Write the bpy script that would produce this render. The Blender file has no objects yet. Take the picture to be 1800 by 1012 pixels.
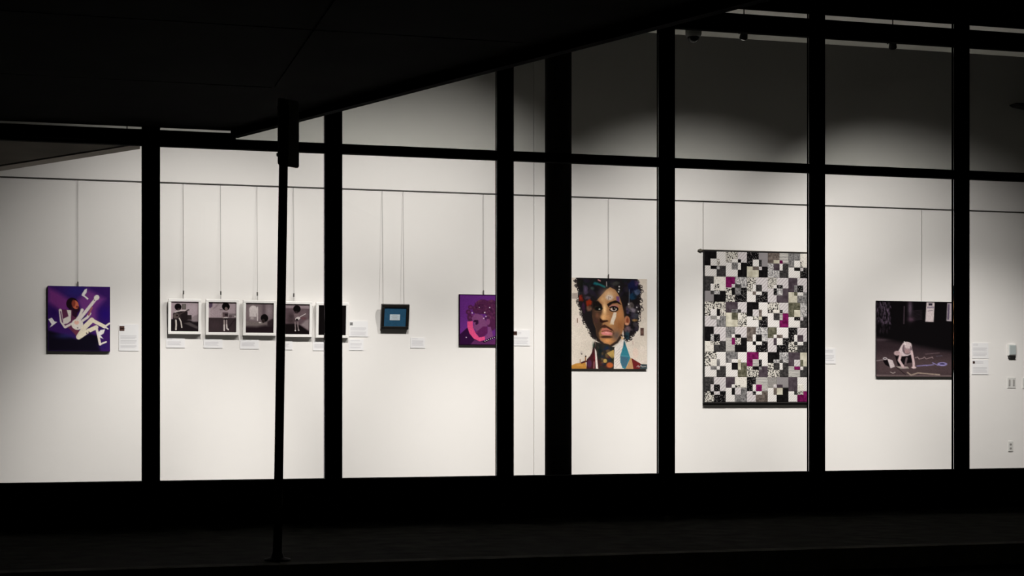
import bpy, math, random
import numpy as np
from mathutils import Vector, Matrix

random.seed(7); rng = np.random.default_rng(7)
scene = bpy.context.scene
COL = scene.collection

# ------------------------------------------------------------------ camera
F = 2800.0                       # focal length in pixels of the 1800x1012 frame
YAW = math.atan(788.0 / F)       # the street camera looks a little to the right of square
CT, ST = math.cos(YAW), math.sin(YAW)
CAM_Y, CAM_Z = -14.0, 1.15       # shop front is the plane Y = 0, pavement is Z = 0
HORIZON = 689.0
cam_d = bpy.data.cameras.new('camera'); cam = bpy.data.objects.new('camera', cam_d); COL.objects.link(cam)
cam.location = (0, CAM_Y, CAM_Z)
cam.rotation_euler = (math.pi / 2, 0, -YAW)
cam_d.sensor_fit = 'HORIZONTAL'; cam_d.sensor_width = 36.0; cam_d.lens = 36.0 * F / 1800.0
cam_d.shift_y = (HORIZON - 506.0) / 1800.0
cam_d.clip_end = 200
scene.camera = cam

# ------------------------------------------------------------------ world (night sky) and exposure
world = bpy.data.worlds.new('night'); scene.world = world; world.use_nodes = True
bg = world.node_tree.nodes['Background']
bg.inputs['Color'].default_value = (1.0, 0.95, 0.75, 1); bg.inputs['Strength'].default_value = 0.006
scene.view_settings.view_transform = 'Standard'
try: scene.view_settings.look = 'None'
except Exception: pass
scene.view_settings.exposure = 0.0; scene.view_settings.gamma = 1.0
scene.view_settings.use_curve_mapping = False

# lamp settings for the gallery spotlights and the unseen added ones (each lamp is built with its fixture further down)
LAMP_UNIT = 50.0                 # watts per unit of the figures in the two lamp rows
LAMP_COLOR = (1.0, 0.957, 0.915)
# x of the lamp, x and z it is aimed at on the wall, beam angle, strength
LOW_ROW = [(1.61, 0.86, 1.70, 78, 6.0), (3.3, 2.1, 0.5, 116, 5.6), (4.99, 3.7, 1.75, 98, 7.1), (6.68, 7.34, 1.3, 93, 9.6), (8.37, 10.1, 1.85, 78, 9.8)]
HIGH_FILL_ROW = [(1.59, 0.63, -0.95, 45, 22.5), (2.78, 3.3, -0.9, 48, 19.0), (4.8, 5.6, -1.2, 52, 20.0), (7.07, 8.16, -1.1, 53, 25.5), (9.88, 11.58, -1.3, 61, 21.0)]  # unseen row, added so the lower wall is lit evenly

WALL_Y = 3.97                    # back wall of the gallery
FLOOR_Z, CEIL_Z = 0.10, 5.48

def depth_at(x, Y):
    u = (x - 900.0) / F
    return (Y - CAM_Y) / (CT - u * ST)
def X_at(x, Y):
    u = (x - 900.0) / F
    return depth_at(x, Y) * (ST + u * CT)
def Z_at(x, y, Y):
    return CAM_Z + (HORIZON - y) * depth_at(x, Y) / F
def at(x, y, Y): return Vector((X_at(x, Y), Y, Z_at(x, y, Y)))
def at_z(x, y, Z):               # point on the horizontal plane Z
    d = (Z - CAM_Z) * F / (HORIZON - y); u = (x - 900.0) / F
    return Vector((d * (ST + u * CT), CAM_Y + d * (CT - u * ST), Z))

def lin(c):
    c = np.asarray(c, float) / 255.0
    return np.where(c <= 0.04045, c / 12.92, ((c + 0.055) / 1.055) ** 2.4)

# ------------------------------------------------------------------ materials
MATS = {}
def mat(name, rgb, rough=0.6, metal=0.0, noise=0.0, nscale=8.0, bump=0.0, srgb=True, spec=0.3):
    if name in MATS: return MATS[name]
    m = bpy.data.materials.new(name); m.use_nodes = True; nt = m.node_tree
    b = nt.nodes['Principled BSDF']
    col = list(lin(rgb)) if srgb else list(rgb)
    b.inputs['Roughness'].default_value = rough; b.inputs['Metallic'].default_value = metal
    b.inputs['Specular IOR Level'].default_value = spec
    tc = nt.nodes.new('ShaderNodeTexCoord'); nz = nt.nodes.new('ShaderNodeTexNoise')
    nz.inputs['Scale'].default_value = nscale; nz.inputs['Detail'].default_value = 4
    nt.links.new(tc.outputs['Object'], nz.inputs['Vector'])
    rp = nt.nodes.new('ShaderNodeValToRGB')
    k = noise
    rp.color_ramp.elements[0].position = 0.3; rp.color_ramp.elements[1].position = 0.7
    rp.color_ramp.elements[0].color = [c * (1 - k) for c in col] + [1]
    rp.color_ramp.elements[1].color = [min(1, c * (1 + k)) for c in col] + [1]
    nt.links.new(nz.outputs['Fac'], rp.inputs['Fac']); nt.links.new(rp.outputs['Color'], b.inputs['Base Color'])
    if bump:
        bp = nt.nodes.new('ShaderNodeBump'); bp.inputs['Strength'].default_value = bump
        nt.links.new(nz.outputs['Fac'], bp.inputs['Height']); nt.links.new(bp.outputs['Normal'], b.inputs['Normal'])
    MATS[name] = m; return m

mat('wall_paint', (0.80, 0.785, 0.765), 0.75, noise=0.012, nscale=1.3, bump=0.02, srgb=False)
mat('ceiling_white', (0.76, 0.75, 0.71), 0.9, noise=0.02, srgb=False)
mat('ceiling_paint', (0.04, 0.04, 0.038), 0.9, noise=0.05, srgb=False)
mat('floor_dark', (0.035, 0.033, 0.03), 0.6, noise=0.3, nscale=3, srgb=False)
mat('frame_black', (0.004, 0.004, 0.004), 0.9, noise=0.2, srgb=False, spec=0.02)
mat('column_black', (0.006, 0.0055, 0.005), 0.8, noise=0.2, srgb=False, spec=0.04)
mat('end_wall', (0.10, 0.098, 0.095), 0.9, srgb=False, spec=0.1)
mat('spandrel', (0.006, 0.006, 0.0055), 0.9, noise=0.3, nscale=2, srgb=False, spec=0.02)
mat('soffit_dark', (0.006, 0.006, 0.005), 0.9, noise=0.4, nscale=1.5, srgb=False, spec=0.02)
mat('concrete', (0.045, 0.044, 0.036), 0.95, noise=0.4, nscale=5, bump=0.1, srgb=False, spec=0.03)
mat('kerb', (0.13, 0.125, 0.10), 0.95, noise=0.35, nscale=6, bump=0.1, srgb=False, spec=0.03)
mat('asphalt', (0.008, 0.008, 0.008), 0.95, noise=0.4, nscale=30, bump=0.2, srgb=False, spec=0.02)
mat('bulkhead_brown', (0.085, 0.076, 0.062), 0.9, noise=0.25, nscale=1.2, srgb=False, spec=0.05)
mat('bulkhead_trim', (0.30, 0.275, 0.245), 0.9, noise=0.05, srgb=False, spec=0.05)
mat('gap_black', (0.004, 0.004, 0.004), 0.8, srgb=False)
mat('rail_dark', (0.05, 0.048, 0.045), 0.5, metal=0.3, srgb=False)
mat('wire', (0.22, 0.215, 0.205), 0.45, metal=0.4, srgb=False)
mat('hook', (0.10, 0.095, 0.09), 0.4, metal=0.6, srgb=False)
mat('frame_white', (0.90, 0.89, 0.87), 0.5, noise=0.01, srgb=False)
mat('canvas_edge', (0.012, 0.010, 0.012), 0.7, srgb=False)
mat('canvas_white', (0.5, 0.48, 0.45), 0.8, noise=0.03, srgb=False)
mat('wood_black', (0.010, 0.009, 0.008), 0.4, noise=0.3, nscale=20, srgb=False)
mat('mat_blue', (0.012, 0.075, 0.15), 0.8, noise=0.12, nscale=40, srgb=False)
mat('card_pale', (0.55, 0.66, 0.72), 0.7, srgb=False)
mat('paper', (0.80, 0.80, 0.81), 0.7, noise=0.005, srgb=False)
mat('ink_soft', (0.60, 0.595, 0.62), 0.8, noise=0.12, nscale=300, srgb=False)
mat('ink_mid', (0.35, 0.35, 0.36), 0.8, noise=0.3, nscale=300, srgb=False)
mat('thumb_brown', (0.06, 0.025, 0.018), 0.7, noise=0.6, nscale=60, srgb=False)
mat('thumb_grey', (0.18, 0.18, 0.18), 0.7, noise=0.7, nscale=60, srgb=False)
mat('plastic_white', (0.66, 0.66, 0.64), 0.35, srgb=False)
mat('plastic_grey', (0.42, 0.47, 0.47), 0.35, srgb=False)
mat('plastic_dark', (0.015, 0.014, 0.013), 0.4, srgb=False)
mat('slot_grey', (0.34, 0.33, 0.32), 0.4, srgb=False)
mat('slot_grey_dark', (0.10, 0.10, 0.095), 0.5, srgb=False)
mat('dome_dark', (0.006, 0.006, 0.006), 0.08, srgb=False)
mat('lamp_black', (0.008, 0.008, 0.008), 0.7, srgb=False, spec=0.1)
mat('sign_back', (0.40, 0.41, 0.37), 0.6, metal=0.3, noise=0.15, srgb=False)
mat('post_steel', (0.03, 0.03, 0.028), 0.6, metal=0.3, noise=0.2, srgb=False)
mat('rod_wood', (0.09, 0.08, 0.06), 0.5, noise=0.3, nscale=30, srgb=False)
mat('quilt_back', (0.012, 0.011, 0.011), 0.9, noise=0.3, srgb=False)

def glass(name, tint):
    m = bpy.data.materials.new(name); m.use_nodes = True; nt = m.node_tree
    nt.nodes.clear()
    out = nt.nodes.new('ShaderNodeOutputMaterial'); mx = nt.nodes.new('ShaderNodeMixShader')
    tr = nt.nodes.new('ShaderNodeBsdfTransparent'); tr.inputs['Color'].default_value = (*tint, 1)
    gl = nt.nodes.new('ShaderNodeBsdfGlossy'); gl.inputs['Roughness'].default_value = 0.02
    fr = nt.nodes.new('ShaderNodeFresnel'); fr.inputs['IOR'].default_value = 1.35
    nt.links.new(fr.outputs[0], mx.inputs[0]); nt.links.new(tr.outputs[0], mx.inputs[1])
    nt.links.new(gl.outputs[0], mx.inputs[2]); nt.links.new(mx.outputs[0], out.inputs['Surface'])
    MATS[name] = m
glass('glass_clear', (0.985, 0.985, 0.98))
glass('glass_tinted', (0.80, 0.81, 0.79))

def emis(name, col, s):
    m = bpy.data.materials.new(name); m.use_nodes = True; nt = m.node_tree; nt.nodes.clear()
    out = nt.nodes.new('ShaderNodeOutputMaterial'); e = nt.nodes.new('ShaderNodeEmission')
    e.inputs[0].default_value = (*col, 1); e.inputs[1].default_value = s
    nt.links.new(e.outputs[0], out.inputs['Surface']); MATS[name] = m
emis('lamp_lens', LAMP_COLOR, 6.0)

def painted(name, rough=0.55):
    if name in MATS: return MATS[name]
    m = bpy.data.materials.new(name); m.use_nodes = True; nt = m.node_tree; b = nt.nodes['Principled BSDF']
    a = nt.nodes.new('ShaderNodeAttribute'); a.attribute_name = 'Col'
    nt.links.new(a.outputs['Color'], b.inputs['Base Color']); b.inputs['Roughness'].default_value = rough
    b.inputs['Specular IOR Level'].default_value = 0.03
    MATS[name] = m; return m
painted('printed_picture')

# ------------------------------------------------------------------ mesh helpers
def link(o, parent=None):
    COL.objects.link(o)
    if parent is not None: o.parent = parent
    return o
def obj(name, verts, faces, m, parent=None, smooth=False):
    me = bpy.data.meshes.new(name); me.from_pydata([tuple(v) for v in verts], [], faces); me.update()
    if smooth:
        for p in me.polygons: p.use_smooth = True
    me.materials.append(MATS[m])
    return link(bpy.data.objects.new(name, me), parent)
BF = [(0, 3, 2, 1), (4, 5, 6, 7), (0, 1, 5, 4), (1, 2, 6, 5), (2, 3, 7, 6), (3, 0, 4, 7)]
def bv(a, b):
    (x0, y0, z0), (x1, y1, z1) = a, b
    return [(x0, y0, z0), (x1, y0, z0), (x1, y1, z0), (x0, y1, z0), (x0, y0, z1), (x1, y0, z1), (x1, y1, z1), (x0, y1, z1)]
class MB:
    def __init__(s): s.v = []; s.f = []
    def add(s, v, f):
        n = len(s.v); s.v += [tuple(q) for q in v]; s.f += [tuple(i + n for i in q) for q in f]; return s
    def box(s, a, b): return s.add(bv(a, b), BF)
    def bevel_box(s, a, b, r):          # box with its four front (-Y) edges chamfered
        (x0, y0, z0), (x1, y1, z1) = a, b
        v = [(x0, y1, z0), (x1, y1, z0), (x1, y1, z1), (x0, y1, z1),
             (x0, y0 + r, z0), (x1, y0 + r, z0), (x1, y0 + r, z1), (x0, y0 + r, z1),
             (x0 + r, y0, z0 + r), (x1 - r, y0, z0 + r), (x1 - r, y0, z1 - r), (x0 + r, y0, z1 - r)]
        f = [(0, 3, 2, 1)]
        for i in range(4):
            j = (i + 1) % 4
            f += [(i, j, 4 + j, 4 + i), (4 + i, 4 + j, 8 + j, 8 + i)]
        f += [(8, 9, 10, 11)]
        return s.add(v, f)
    def tube(s, p, q, r0, r1=None, n=10):
        r1 = r0 if r1 is None else r1
        p, q = Vector(p), Vector(q); d = (q - p).normalized()
        a = d.orthogonal().normalized(); b = d.cross(a)
        v = [p + (a * math.cos(2 * math.pi * i / n) + b * math.sin(2 * math.pi * i / n)) * r0 for i in range(n)]
        v += [q + (a * math.cos(2 * math.pi * i / n) + b * math.sin(2 * math.pi * i / n)) * r1 for i in range(n)]
        f = [(i, (i + 1) % n, n + (i + 1) % n, n + i) for i in range(n)] + [tuple(range(n - 1, -1, -1)), tuple(range(n, 2 * n))]
        return s.add(v, f)
    def lathe(s, prof, c=(0, 0, 0), n=24, axis='z'):
        v = []; 
        for r, h in prof:
            for i in range(n):
                t = 2 * math.pi * i / n
                p = (r * math.cos(t), r * math.sin(t), h) if axis == 'z' else (r * math.cos(t), h, r * math.sin(t))
                v.append((c[0] + p[0], c[1] + p[1], c[2] + p[2]))
        f = []
        for k in range(len(prof) - 1):
            for i in range(n):
                j = (i + 1) % n
                f.append((k * n + i, k * n + j, (k + 1) * n + j, (k + 1) * n + i))
        return s.add(v, f)
    def build(s, name, m, parent=None, smooth=False): return obj(name, s.v, s.f, m, parent, smooth)
def prism(name, poly, z0, z1, m, parent=None):
    n = len(poly)
    v = [(p[0], p[1], z0) for p in poly] + [(p[0], p[1], z1) for p in poly]
    f = [tuple(range(n - 1, -1, -1)), tuple(range(n, 2 * n))] + [(i, (i + 1) % n, n + (i + 1) % n, n + i) for i in range(n)]
    return obj(name, v, f, m, parent)
def empty(name, loc, parent=None):
    o = bpy.data.objects.new(name, None); o.empty_display_size = 0.1; link(o, parent); o.location = loc; return o
def tag(o, label, cat, group=None):
    o['label'] = label; o['category'] = cat
    if group: o['group'] = group
    return o
def struct(o, label=None):
    o['kind'] = 'structure'
    if label: o['label'] = label
    return o

# ------------------------------------------------------------------ the building: gallery room
XL, XR = -3.2, 14.5
seam = X_at(938.5, WALL_Y)
wb = struct(empty('wall_back', (seam, WALL_Y, FLOOR_Z)), 'long white gallery wall hung with pictures')
MB().box((XL - seam, 0, 0), (-0.0025, 0.18, CEIL_Z - FLOOR_Z)).build('wall_panel', 'wall_paint', wb)
MB().box((0.0025, 0, 0), (XR - seam, 0.18, CEIL_Z - FLOOR_Z)).build('wall_panel', 'wall_paint', wb)
struct(MB().box((XL, WALL_Y + 0.2, FLOOR_Z), (XR, WALL_Y + 0.25, CEIL_Z)).build('wall_rear', 'spandrel'), 'dark backing behind the white wall panels')
struct(MB().box((XL - 0.2, 0.1, FLOOR_Z), (XL, WALL_Y + 0.25, CEIL_Z)).build('wall_left', 'end_wall'), 'left end wall of the gallery')
struct(MB().box((XR, 0.1, FLOOR_Z), (XR + 0.2, WALL_Y + 0.25, CEIL_Z)).build('wall_right', 'end_wall'), 'right end wall of the gallery')
struct(MB().box((XL - 0.2, 0.02, FLOOR_Z - 0.15), (XR + 0.2, WALL_Y + 0.25, FLOOR_Z)).build('floor', 'floor_dark'), 'dark gallery floor hidden below the sill')
struct(MB().box((XL - 0.2, 0.1, CEIL_Z), (XR + 0.2, WALL_Y + 0.25, CEIL_Z + 0.15)).build('ceiling', 'ceiling_paint'), 'high dark gallery ceiling')
BAND_Z = Z_at(1188, 60.5, 2.35)
struct(MB().box((XL + 3.6, 1.08, BAND_Z), (XR, 2.35, CEIL_Z)).build('trim_4', 'ceiling_white'), 'pale dropped ceiling band above the windows, seen as a thin strip')  # band added low and pale so the strip reads as lit ceiling

# picture rail: a thin dark line along the wall
rail_z = Z_at(900, 342, WALL_Y)
struct(MB().box((XL, WALL_Y - 0.012, rail_z - 0.006), (XR, WALL_Y, rail_z + 0.006)).build('trim_1', 'rail_dark'), 'thin dark picture rail along the white wall')

# lowered bulkhead at the left, its oblique edge with a black gap and a pale trim
ZB = 3.50
def bulk(name, off0, off1, z0, z1, m):
    # strips parallel to the oblique edge; off = pixels measured upward from the lowest edge line
    a0, b0 = at_z(-120, 319 - off0, ZB), at_z(246, 261 - off0, ZB)
    a1, b1 = at_z(-120, 319 - off1, ZB), at_z(246, 261 - off1, ZB)
    return a0, b0, a1, b1
a0, b0, a1, b1 = bulk('', 0, 8.0, 0, 0, '')
a2, b2, a3, b3 = bulk('', 8.0, 10.2, 0, 0, '')
bh = struct(empty('trim_2', (XL, 0.12, ZB)), 'brown lowered bulkhead with a pale edge at the left')
def loc2(p, o): return (p[0] - o.location[0], p[1] - o.location[1])
def bprism(name, pts, z0, z1, m): return prism(name, [loc2(p, bh) for p in pts], z0, z1, m, bh)
xe = b3.x
bprism('bulkhead_body', [(XL, 1.2), (xe, 1.2), (xe, b3.y), (a3.x, a3.y), (XL, min(a3.y, WALL_Y))], 0.0, 0.07, 'bulkhead_brown')
for hx_, hy_ in ((xe - 0.12, 1.35), (xe - 1.9, 1.35), (xe - 1.9, 2.9)):
    MB().tube((hx_ - bh.location.x, hy_ - bh.location.y, 0.07), (hx_ - bh.location.x, hy_ - bh.location.y, CEIL_Z - ZB), 0.005, n=6).build('suspension_rod', 'lamp_black', bh)
bprism('shadow_gap', [a2, a3, b3, b2], 0.015, 0.07, 'gap_black')
bprism('edge_trim', [a0, a1, b1, b0], -0.004, 0.07, 'bulkhead_trim')

# ------------------------------------------------------------------ the building: glazed front
MW, MD = 0.152, 0.09
right_edges = [281.5, 602, 903.5, 1187, 1451, 1705]
mx = [X_at(p, 0) for p in right_edges]
pitch = (mx[-1] - mx[0]) / 5.0
mx = [mx[0] - 2 * pitch, mx[0] - pitch] + mx + [mx[-1] + pitch]
SILL, TR0, TR1, HB0, HB1, SP = 0.385, 3.268, 3.352, 4.58, 4.752, 4.79
TOP = 7.2
for i, xr in enumerate(mx):
    struct(MB().bevel_box((xr - MW, 0, SILL), (xr, MD, TOP - 1.0), 0.006).build('trim_%d' % (10 + i), 'frame_black'), 'black vertical window mullion')
for i in range(len(mx) - 1):
    xa, xb = mx[i], mx[i + 1] - MW
    w = struct(empty('window_%d' % (i + 1), ((xa + xb) / 2, 0.05, SILL)), 'tall gallery window bay with transom')
    h = (xb - xa) / 2 - 0.0005
    MB().bevel_box((-h, -0.045, TR0 - SILL), (h, 0.035, TR1 - SILL), 0.004).build('transom', 'frame_black', w)
    MB().bevel_box((-h, -0.045, HB0 - SILL), (h, 0.035, HB1 - SILL), 0.004).build('head_bar', 'frame_black', w)
    MB().box((-h, -0.003, 0.0), (h, 0.003, TR0 - SILL)).build('lower_pane', 'glass_clear', w)
    MB().box((-h, -0.003, TR1 - SILL), (h, 0.003, HB0 - SILL)).build('upper_pane', 'glass_tinted', w)
    MB().box((-h, -0.003, HB1 - SILL), (h, 0.003, SP + 0.06 - SILL)).build('clerestory_pane', 'glass_clear', w)
struct(MB().box((mx[0] - 1.5, -0.03, SP), (XR + 1, -0.002, TOP)).build('wall_front_upper', 'spandrel'), 'dark wall above the gallery windows')
struct(MB().box((mx[0] - 1.5, -0.05, 0.0), (XR + 1, 0.10, SILL)).build('wall_front_base', 'spandrel'), 'dark low wall below the window sill')
# deeper header along the top of the left transom
hx = X_at(414, -0.02)
struct(MB().box((mx[0] - 1.0, -0.05, TR1 - 0.06), (hx, -0.002, Z_at(412, 234, -0.05))).build('trim_3', 'frame_black'), 'dark header bar under the overhang')

# round steel column just inside the glass
cxm = (X_at(958.5, 0.42) + X_at(1004, 0.42)) / 2; cr = (X_at(1004, 0.42) - X_at(958.5, 0.42)) / 2 * 0.985
col = MB().lathe([(cr * 1.0, 0.0), (cr, CEIL_Z - FLOOR_Z)], n=40).build('steel_column', 'column_black', None, True)
col.location = (cxm, 0.42, FLOOR_Z)
tag(col, 'thick dark round column standing just behind the window glass', 'column')

# upper storey overhanging the pavement: its oblique edge cuts across the windows
ZS = 3.412
A = at_z(418, 228.5, ZS); A = Vector((A.x, -0.06, ZS))
zb = 3.352
B0, B1 = at_z(440, 237, zb), at_z(1300, 237 - 0.2575 * 860, zb)
dv = (B1 - B0); 
def on_edge(Y): 
    t = (Y - B0.y) / dv.y; return (B0.x + dv.x * t, Y)
pA, pB = on_edge(-0.06), on_edge(-6.2)
ov = struct(empty('wall_overhang', (pA[0], -0.06, ZS)), 'dark upper storey overhanging the pavement')
def o2(p): return (p[0] - ov.location[0], p[1] - ov.location[1])
prism('overhang_body', [o2(p) for p in [(-9, -0.06), pA, pB, (-9, -6.2)]][::-1], 0.0, TOP - ZS, 'soffit_dark', ov)
nrm = Vector((dv.x, dv.y)).normalized(); pr = Vector((nrm.y, -nrm.x))
if pr.y > 0: pr = -pr
off = 0.07
pb = [pA, pB, (pB[0] + pr.x * off, pB[1] + pr.y * off), (pA[0] + pr.x * off, pA[1] + pr.y * off)]
prism('edge_beam', [o2(p) for p in pb], zb - ZS, 0.01, 'frame_black', ov)
for k in range(3):                   # panels of the underside
    y0 = -0.25 - k * 1.95; y1 = y0 - 1.93
    xr0, xr1 = on_edge(y0)[0] - 0.3, on_edge(y1)[0] - 0.3
    for j in range(5):
        xa, xb = -8.9 + j * 2.6, -8.9 + j * 2.6 + 2.58
        q = [(xa, y0), (min(xb, xr0), y0), (min(xb, xr1), y1), (xa, y1)]
        if xa < xr0 - 0.1 and q[1][0] > xa and q[2][0] > xa:
            prism('soffit_panel', [o2(p) for p in q][::-1], -0.012, 0.0, 'soffit_dark', ov)

# ------------------------------------------------------------------ pavement, kerb, road
KY = -3.25
struct(MB().box((-14, KY, -0.2), (26, -0.05, 0.0)).build('pavement', 'concrete'), 'dark pavement in front of the gallery')
struct(MB().box((-14, KY - 0.16, -0.2), (26, KY, 0.004)).build('kerb', 'kerb'), 'faintly lit concrete kerb edge')
struct(MB().box((-14, -22, -0.3), (26, KY - 0.16, -0.15)).build('road', 'asphalt'), 'black asphalt road')

# ------------------------------------------------------------------ gallery spotlights and an added high row (fixture with its own lamp)
def spotlight(x, Y, Zl, label, aim_x, aim_z, power, size, group):
    r = empty('pendant_spotlight', (x, Y, CEIL_Z))
    tag(r, label, 'spotlight', group)
    MB().lathe([(0.0, 0), (0.05, 0), (0.05, -0.02), (0.0, -0.02)], n=16).build('ceiling_plate', 'lamp_black', r)
    hz = Zl - CEIL_Z
    MB().tube((0, 0, -0.02), (0, 0, hz + 0.07), 0.006).build('stem', 'lamp_black', r)
    aim = Vector((aim_x - x, WALL_Y - Y, aim_z - Zl)).normalized()
    side = aim.cross(Vector((0, 0, 1))).normalized()
    c = Vector((0, 0, hz))
    y = MB()
    y.tube(c + side * 0.05 + Vector((0, 0, 0.07)), c - side * 0.05 + Vector((0, 0, 0.07)), 0.006, n=8)
    for s in (1, -1): y.tube(c + side * 0.05 * s + Vector((0, 0, 0.07)), c + side * 0.05 * s, 0.006, n=8)
    y.build('yoke', 'lamp_black', r)
    h = MB().tube(c - aim * 0.06, c + aim * 0.045, 0.032, 0.042, 20).build('lamp_head', 'lamp_black', r)
    MB().tube(c + aim * 0.046, c + aim * 0.05, 0.034, 0.034, 20).build('lens', 'lamp_lens', h)
    ld = bpy.data.lights.new('spot_lamp', 'SPOT'); ld.energy = power; ld.color = LAMP_COLOR
    ld.spot_size = math.radians(size); ld.spot_blend = 1.0; ld.shadow_soft_size = 0.025
    lo = bpy.data.objects.new('spot_lamp', ld); link(lo, r)
    lo.location = c + aim * 0.06
    lo.rotation_mode = 'QUATERNION'; lo.rotation_quaternion = aim.to_track_quat('-Z', 'Y')
    return r
low_names = ['low hanging spotlight nearest the lowered brown bulkhead', 'low hanging spotlight over the half-hidden black photograph',
             'low hanging spotlight behind the thick dark column', 'low hanging spotlight seen under the ceiling strip beside the dome camera',
             'low hanging spotlight seen under the ceiling strip, farthest right']
for (x, ax, az, sz, pw), n in zip(LOW_ROW, low_names): spotlight(x, 1.0, 4.80, n, ax, az, LAMP_UNIT * pw, sz, 'low spotlights washing the picture wall')
high_fill_names = ['high spotlight by the glass aimed at the purple guitarist canvas', 'high spotlight by the glass aimed at the small blue framed card',
              'high spotlight by the glass aimed at the collage portrait', 'high spotlight by the glass aimed at the quilt', 'high spotlight by the glass aimed at the wall right of the dark photograph']
for (x, ax, az, sz, pw), n in zip(HIGH_FILL_ROW, high_fill_names): spotlight(x, 0.45, 5.15, n, ax, az, LAMP_UNIT * pw, sz, 'high spotlights close to the glass')  # out-of-view fill lamps, added for the lower wall

# dome camera on the ceiling
p = at_z(1219, 53, BAND_Z)
dc = empty('dome_camera', p); tag(dc, 'small round security dome camera hanging from the ceiling strip', 'security camera')
MB().lathe([(0.0, 0), (0.088, 0), (0.088, -0.045), (0.072, -0.075), (0.0, -0.075)], n=28).build('housing', 'slot_grey_dark', dc, True)
MB().lathe([(0.066 * math.cos(t), -0.075 - 0.062 * math.sin(t)) for t in [i * math.pi / 16 for i in range(9)]], n=28).build('dome', 'dome_dark', dc, True)

# dark bracket-like fixture high on the wall at the right edge
p = at(1790, 187, WALL_Y)
fx = empty('wall_fixture', p); tag(fx, 'dark wedge-shaped fixture high on the wall at the right edge', 'fixture')
obj('bracket', [(-0.13, -0.16, 0), (0.5, -0.16, 0), (0.5, 0, 0), (-0.13, 0, 0), (-0.09, -0.16, -0.02), (0.5, -0.16, -0.10), (0.5, 0, -0.10), (-0.09, 0, -0.02)],
    [(0, 1, 2, 3), (7, 6, 5, 4), (4, 5, 1, 0), (5, 6, 2, 1), (6, 7, 3, 2), (7, 4, 0, 3)], 'plastic_dark', fx)
MB().box((-0.13, -0.165, 0.0), (0.5, 0.0, 0.012)).build('top_plate', 'lamp_black', fx)

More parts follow.
